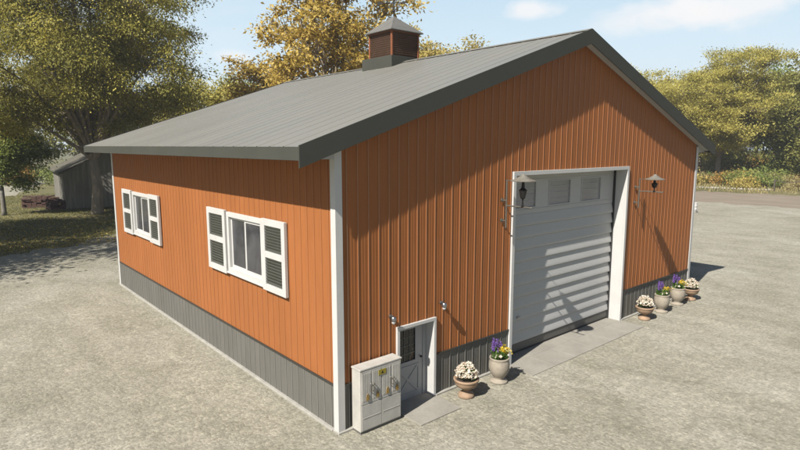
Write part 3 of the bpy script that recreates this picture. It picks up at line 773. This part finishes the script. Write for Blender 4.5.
# tree belt further out: a few prototypes, copied
protoA = tree('broadleaf_tree', (131, 12.5, 0), 25, 10, 'dense mid green tree in the belt at the right edge of the view', mat='midgreen', trunk_r=.5, fork=.2, crown_lo=.12, nl=20, nc=14, lpc=70, ls=.65, clump=1.5, seed=41)
protoB = tree('broadleaf_tree', (143, 30, 0), 25, 10, 'grey green tree in the belt behind the broad pale tree', mat='green', trunk_r=.5, fork=.2, crown_lo=.10, nl=18, nc=14, lpc=70, ls=.65, clump=1.5, seed=42)
protoC = tree('broadleaf_tree', (150, 50, 0), 24, 10, 'yellow green tree in the belt past the barn corner', mat='yellowgreen', trunk_r=.5, fork=.2, crown_lo=.12, nl=18, nc=14, lpc=70, ls=.65, clump=1.5, seed=43)
belt = [(0,121,-4,.97),(1,150,-2,1.05),(1,136,23,.85),(0,152,16,1.0),(2,165,33,1.0),(1,170,60,1.0),(0,160,72,.9),(2,128,42,.7),(0,175,8,1.1),(1,120,60,.72),(2,185,48,1.1),
        (0,20,124,1.0),(1,-2,128,.95),(2,38,120,.9),(1,52,112,.9),(0,-20,118,1.0),(2,8,150,1.0),(0,70,108,.85),(2,88,98,.8),(1,104,86,.85),(0,30,150,1.05),(1,-38,108,1.0),(2,-8,108,.62)]
for i, (k, x, y, s) in enumerate(belt):
    c = copy_tree((protoA, protoB, protoC)[k]); c.location = (x, y, 0); c.scale = (s, s, s*(.9+.07*(i % 4))); c.rotation_euler = (0,0,i*1.7)
    c['group'] = 'trees of the distant belt'; c['label'] = ('distant green tree in the far belt behind the yard', 'distant dark green tree in the far belt behind the yard', 'distant yellow green tree in the far belt behind the yard')[k]

# shrubs
def shrub(loc, h, r, mat, label, seed, n=1500, ls=.28, group='shrubs on the meadow beyond the road'):
    g = np.random.default_rng(seed); t = empty('shrub', loc, label, 'shrub', group)
    K = 16; th = g.uniform(0, 6.28, K); rr = np.sqrt(g.uniform(0, 1, K))*r*.7
    cc = np.stack([rr*np.cos(th), rr*np.sin(th), g.uniform(.25, .85, K)*h*(1-.4*rr/r)], 1)
    idx = g.integers(0, K, n); d = g.normal(size=(n,3))*np.array([.22*r, .22*r, .17*h]); P = cc[idx]+d; P[:,2] = np.abs(P[:,2])
    dirs = g.normal(size=(n,3)); dirs[:,2] = np.abs(dirs[:,2])+.5
    card_mesh('foliage', P, dirs, ls, LM[mat], g, .5, t, tint=np.clip(g.uniform(0,.4,K)[idx]+g.uniform(0,.6,n),0,1))
    b = MB()
    for q in cc: b.tube([(0,0,-.05), tuple(q*.5+np.array([0,0,.1])), tuple(q)], [.05,.035,.012], 4)
    b.build('stem', M['bark'], t)
    return t
P1 = shrub((92, 18.5, 0), 2.6, 3.2, 'green', 'dark green shrub on the meadow beyond the road', 51)
P2 = shrub((97, 14, 0), 2.2, 2.8, 'orange', 'orange autumn shrub on the meadow beyond the road', 52)
P3 = shrub((90, 12.5, 0), 1.9, 2.8, 'straw', 'pale straw coloured shrub on the meadow beyond the road', 53)
P4 = shrub((88.5, 20, 0), 2.1, 2.6, 'yellow', 'bright yellow shrub on the meadow beyond the road', 54)
rs = random.Random(4)
slots = []
for i in range(64):
    dpt = rs.choice([rs.uniform(92, 108), rs.uniform(104, 130), rs.uniform(125, 165)])
    az = R(rs.uniform(62, 78)); slots.append((-6.6+dpt*1.12*math.sin(az), -9.9+dpt*1.12*math.cos(az), rs.choice([0,4,1,1,2,2,2,3]), rs.uniform(.7,1.35)))
for i in range(26):
    dpt = rs.uniform(122, 160); az = R(rs.uniform(61, 80)); slots.append((-6.6+dpt*1.12*math.sin(az), -9.9+dpt*1.12*math.cos(az), rs.choice([0,4,4,2,2,1]), rs.uniform(1.7,2.7)))
P5 = shrub((118, 8, 0), 2.8, 3.2, 'midgreen', 'grey green shrub on the meadow beyond the road', 55)
for i, (x, y, k, s) in enumerate(slots):
    c = copy_tree((P1,P2,P3,P4,P5)[k]); c.location = (x, y, 0); c.scale = (s*1.1, s, s); c.rotation_euler = (0,0,i*2.1)
for i, (x, y, k, s) in enumerate([(4,104,1,1.6),(-1,110,1,1.4),(9,128,3,1.6),(-6,98,2,1.2),(14,112,2,1.3),(10,96,0,1.3),(-4,84,0,.8),(18,100,1,1.3),(-12,92,0,1.4)]):
    c = copy_tree((P1,P2,P3,P4)[k]); c.location = (x, y, 0); c.scale = (s, s, s); c['group'] = 'shrubs behind the shed'
    c['label'] = ('dark green', 'orange autumn', 'pale straw coloured', 'bright yellow')[k]+' shrub far beyond the grey shed'

# grass
def grass(name, pts, h, mat, seed):
    g = np.random.default_rng(seed); n = len(pts)
    P = np.concatenate([pts, (h*g.uniform(.2,.55,n))[:,None]], 1)
    d = g.normal(size=(n,3))*.35; d[:,2] = 1
    o = card_mesh(name, P, d, h, LM[mat], g, .16, None); tag(o, kind='stuff'); return o
g = np.random.default_rng(77)
def inpoly_left(n):
    x = g.uniform(-12, 32, n); y = g.uniform(30, 78, n)
    yb = np.interp(x, [-30,-3.6,-.3,3.6,12,30,52], [27.5,29.8,31.3,34.2,37,38,34])
    keep = (y > yb-.2+g.exponential(.25, n)*-1) & (np.sin(x*.9+np.sin(y*.7)*2)+g.normal(size=n)*1.1 > -1.0)
    return np.stack([x[keep], y[keep]], 1)
o = grass('lawn_grass', inpoly_left(90000), .17, 'grass', 61); tag(o, 'short patchy autumn lawn under the big olive tree', 'grass')
n = 60000; x = g.uniform(62, 175, n); y = g.uniform(-35, 80, n)
yb = np.interp(y, [-40,-14,6,17,27,38,80], [70,78,82,79.5,77,66,50])
keep = x > yb-g.exponential(.4, n); o = grass('meadow_grass', np.stack([x[keep], y[keep]], 1), .55, 'straw', 62); tag(o, 'dry straw coloured meadow grass beyond the dirt road', 'grass')
# fallen leaves under the trees
n = 9000; x = g.uniform(-8, 18, n); y = 31+g.exponential(9, n)
P = np.stack([x, y, np.full(n, .03)], 1); d = g.normal(size=(n,3)); d[:,2] *= .15
o = card_mesh('fallen_leaves', P, d, .12, LM['oak'], g, .6, None); tag(o, 'fallen leaves scattered over the lawn', 'leaves', kind='stuff')

# ------------------------------------------------------------------ shed, bricks, barriers
t = empty('shed', (4.3, 55.6, 0), 'weathered grey board shed with a gable roof behind the big tree', 'shed', rz=R(-5))
SW, SD_, SH, SR = 10.5, 13.5, 3.9, 6.6
b = MB(); rs2 = random.Random(3)
def boards(P, L, topfn):
    u = 0
    while u < L:
        w_ = min(rs2.uniform(.16,.24), L-u); o_ = rs2.uniform(0,.02)
        a, c = u+.004, u+w_-.004
        b.quad(P(a,o_,.0),P(c,o_,.0),P(c,o_,topfn((a+c)/2)),P(a,o_,topfn((a+c)/2))); b.quad(P(c,o_,0),P(c,-.04,0),P(c,-.04,topfn(c)),P(c,o_,topfn(c)))
        u += w_
gt = lambda u: SH+(SR-SH)*(1-abs(u-SW/2)/(SW/2))
boards(lambda u,o,z: (u,-o,z), SW, gt); boards(lambda u,o,z: (-o,u,z), SD_, lambda u: SH); boards(lambda u,o,z: (SW+o,u,z), SD_, lambda u: SH); boards(lambda u,o,z: (u,SD_+o,z), SW, gt)
b.box(.05, SW-.05, .05, SD_-.05, 0, SH-.05)
b.build('wall', M['oldwood'], t)
b = MB()
for sg in (-1, 1):
    xe = SW/2+sg*(SW/2+.45); zz = SR-(SR-SH)/(SW/2)*(SW/2+.45)
    b.prism([(SW/2, SR+.08),(xe, zz+.08),(xe, zz-.04),(SW/2, SR-.04)], lambda u,v: (u,-.45,v), lambda u,v: (u,SD_+.45,v))
b.build('roof', M['oldroof'], t)
b = MB(); b.box(3.6, 6.2, -.06, -.025, .05, 2.9)
for k in range(7): b.box(3.6+k*.433-.012, 3.6+k*.433+.012, -.07, -.0601, .05, 2.9)
b.box(3.6, 6.2, -.085, -.0701, .5, .62); b.box(3.6, 6.2, -.085, -.0701, 2.2, 2.32)
b.build('door', M['oldwood'], t)
def brick_stack(loc, nx, ny, nz, rz, label):
    t = empty('brick_stack', loc, label, 'bricks', 'brick stacks beside the shed', rz=rz)
    b = MB(); L, Wd = nx*.44, ny*.23
    for k in range(3): b.box(0, L, k*(Wd-.1)/2, k*(Wd-.1)/2+.1, 0, .1)
    b.build('pallet', M['pallet'], t)
    b = MB(); r_ = random.Random(int(loc[0]*10)+nx)
    for k in range(nz):
        for i in range(nx):
            for j in range(ny):
                if r_.random() < (k+1)/nz*.75+.1*(i in (0,nx-1)): continue
                dx, dy = r_.uniform(-.02,.02), r_.uniform(-.02,.02)
                b.box(i*.44+dx+.01, i*.44+.43+dx, j*.23+dy+.01, j*.23+.22+dy, .101+k*.16, .101+k*.16+.15)
    b.build('bricks', M['brick'], t)
brick_stack((2.9, 55.4, 0), 4, 7, 6, R(8), 'red brick stack nearest the shed corner')
brick_stack((.9, 59.3, 0), 5, 8, 7, R(-12), 'tall red brick stack further left of the shed wall')
brick_stack((2.6, 62.6, 0), 6, 8, 5, R(4), 'long low red brick stack along the sunlit shed wall')
# low row of pale stones and a rail barrier beyond the dirt road
g2 = random.Random(9)
for i in range(24):
    f = i/23; x = 83.6+2.2*f+g2.uniform(-.2,.2); y = 25.6-9.6*f
    b = MB(); b.ball((0,0,.16), .20+g2.uniform(-.04,.05), 8, 6, (1.2,1,.9))
    o = b.build('edging_stone', M['palestone'], None, smooth=True); o.location = (x, y, 0); o.rotation_euler = (0,0,g2.uniform(0,3))
    tag(o, 'pale edging stone in the row beyond the dirt road', 'stone', 'row of pale stones beyond the road')
t = empty('rope_barrier', (86.4, 15.6, 0), 'low barrier of two dark posts with a sagging rope beyond the road', 'barrier')
for px, py in ((0,0),(1.5,-1.25)):
    pass
dx, dy = 1.9, -2.9
for k in (0,1):
    b = MB(); b.tube([(dx*k,dy*k,0),(dx*k,dy*k,1.75)], [.13,.11], 8); b.build('post', M['postwood'], t)
b = MB(); b.tube([(dx*q, dy*q, 1.65-.4*math.sin(math.pi*q)) for q in [i/10 for i in range(11)]], .06, 6); b.build('rope', M['postwood'], t)
b = MB(); b.box(-905, 905, -905, 905, -1, 45); hz = b.build('haze', None); tag(hz, 'pale daylight haze in the air over the yard', 'haze', kind='stuff')
m, nt, out = newmat('haze'); pv = nt.nodes.new('ShaderNodeVolumePrincipled'); pv.inputs['Color'].default_value = (.86,.92,1,1); pv.inputs['Density'].default_value = .0005; pv.inputs['Anisotropy'].default_value = .2
nt.links.new(pv.outputs[0], out.inputs['Volume']); hz.data.materials.append(m)
b = MB(); b.lathe([(.24,0),(.27,.03),(.27,.30),(.285,.32),(.27,.34),(.27,.62),(.285,.64),(.27,.66),(.27,.93),(.28,.96),(.24,.965),(.24,.94)], n=20)
o = b.build('barrel', M['white'], None, smooth=True); o.location = (50.6, 12.4, .01); tag(o, 'pale white barrel standing far out on the gravel beyond the barn corner', 'barrel')
# ------------------------------------------------------------------ sky, sun, camera
w = bpy.data.worlds.new('World'); sc.world = w; w.use_nodes = True
nt = w.node_tree; nt.nodes.clear()
out = nt.nodes.new('ShaderNodeOutputWorld'); bg = nt.nodes.new('ShaderNodeBackground')
sky = nt.nodes.new('ShaderNodeTexSky'); sky.sky_type = 'NISHITA'; sky.sun_disc = False
to_sun = Vector((-1, -.21, 1.05)).normalized()
sky.sun_elevation = math.asin(to_sun.z); sky.sun_rotation = math.atan2(to_sun.x, to_sun.y)
sky.air_density = 1.0; sky.dust_density = .6; sky.ozone_density = 1.2
tc = nt.nodes.new('ShaderNodeTexCoord')
def cloudfac():
    n1 = noise(nt, 2.6, 8, .55, tc.outputs['Generated'], dist=.25, stretch=(1,1,3.6))
    veil = ramp(nt, n1, [(.42, 0.0), (.75, .55)])
    return veil, n1
veil, n1 = cloudfac()
# sky behind the barn brightened without filling the walls, with thin cirrus on top
dt = nt.nodes.new('ShaderNodeVectorMath'); dt.operation = 'DOT_PRODUCT'; nt.links.new(tc.outputs['Generated'], dt.inputs[0]); dt.inputs[1].default_value = Vector((.652,.758,-.05)).normalized()
sky_lift = ramp(nt, dt.outputs['Value'], [(.48, 0.0), (.78, 1.0)])
sep = nt.nodes.new('ShaderNodeSeparateXYZ'); nt.links.new(tc.outputs['Generated'], sep.inputs[0])
low = ramp(nt, sep.outputs['Z'], [(.0, (8.1,9.3,9.8)), (.16, (7.0,8.6,9.7)), (.34, (4.7,6.8,8.6)), (.6, (1.6,2.7,4.2))])
c = mixc(nt, sky_lift, sky.outputs[0], low)
veil2 = nt.nodes.new('ShaderNodeMath'); veil2.operation = 'MULTIPLY'; nt.links.new(veil, veil2.inputs[0]); nt.links.new(sky_lift, veil2.inputs[1])
c = mixc(nt, veil2.outputs[0], c, (8.6, 9.1, 9.4))
def puff(d, size, amt, c, sz=3.2):
    d = Vector(d).normalized()
    s = nt.nodes.new('ShaderNodeVectorMath'); s.operation = 'SUBTRACT'; nt.links.new(tc.outputs['Generated'], s.inputs[0]); s.inputs[1].default_value = d
    m = nt.nodes.new('ShaderNodeVectorMath'); m.operation = 'MULTIPLY'; nt.links.new(s.outputs[0], m.inputs[0]); m.inputs[1].default_value = (1/size, 1/size, sz/size)
    L = nt.nodes.new('ShaderNodeVectorMath'); L.operation = 'LENGTH'; nt.links.new(m.outputs[0], L.inputs[0])
    n2 = noise(nt, 14, 7, .6, tc.outputs['Generated'], stretch=(1,1,2))
    a = nt.nodes.new('ShaderNodeMath'); a.operation = 'MULTIPLY_ADD'; nt.links.new(n2, a.inputs[0]); a.inputs[1].default_value = 1.6; nt.links.new(L.outputs['Value'], a.inputs[2])
    f = ramp(nt, a.outputs[0], [(.0, amt), (.62, amt), (1.0, 0.0)])
    nt.nodes[-1].name
    sca = nt.nodes.new('ShaderNodeMath'); sca.operation = 'MULTIPLY'; nt.links.new(a.outputs[0], sca.inputs[0]); sca.inputs[1].default_value = .55
    r = f.node; nt.links.new(sca.outputs[0], r.inputs[0])
    return mixc(nt, f, c, (9.9, 9.8, 9.8))
CLOUDS = []
def cam_dir(u, v):
    yw, pt, f = -.71, -.142, 554.5
    fw = Vector((-math.sin(yw)*math.cos(pt), math.cos(yw)*math.cos(pt), math.sin(pt))); rt = fw.cross(Vector((0,0,1))).normalized(); up = rt.cross(fw)
    return fw + rt*((u-400)/f) - up*((v-225)/f)
for u, v, s_, a_ in ((532,10,.055,.8),(672,13,.10,.85),(735,5,.11,.8),(232,57,.04,.55),(900,60,.15,.7),(620,22,.08,.4)):
    c = puff(cam_dir(u, v), s_, a_, c)
nt.links.new(c, bg.inputs['Color']); bg.inputs['Strength'].default_value = .05
nt.links.new(bg.outputs[0], out.inputs[0])
sl = bpy.data.lights.new('sun', 'SUN'); sl.energy = 4.9; sl.angle = R(.55); sl.color = (1, .95, .885)
so = bpy.data.objects.new('sun', sl); C.objects.link(so); so.rotation_euler = to_sun.to_track_quat('Z', 'Y').to_euler(); so.location = (-20,-10,30)

cam = bpy.data.cameras.new('camera'); co = bpy.data.objects.new('camera', cam); C.objects.link(co)
co.location = (-6.64, -9.855, 6.506); co.rotation_euler = (math.pi/2-.142, 0, -.71)
cam.sensor_width = 36; cam.lens = 554.518/800*36; cam.clip_end = 3000; cam.clip_start = .1
sc.camera = co
sc.view_settings.view_transform = 'Standard'; sc.view_settings.look = 'None'; sc.view_settings.gamma = 1
sc.view_settings.use_curve_mapping = False; sc.view_settings.exposure = 1.0
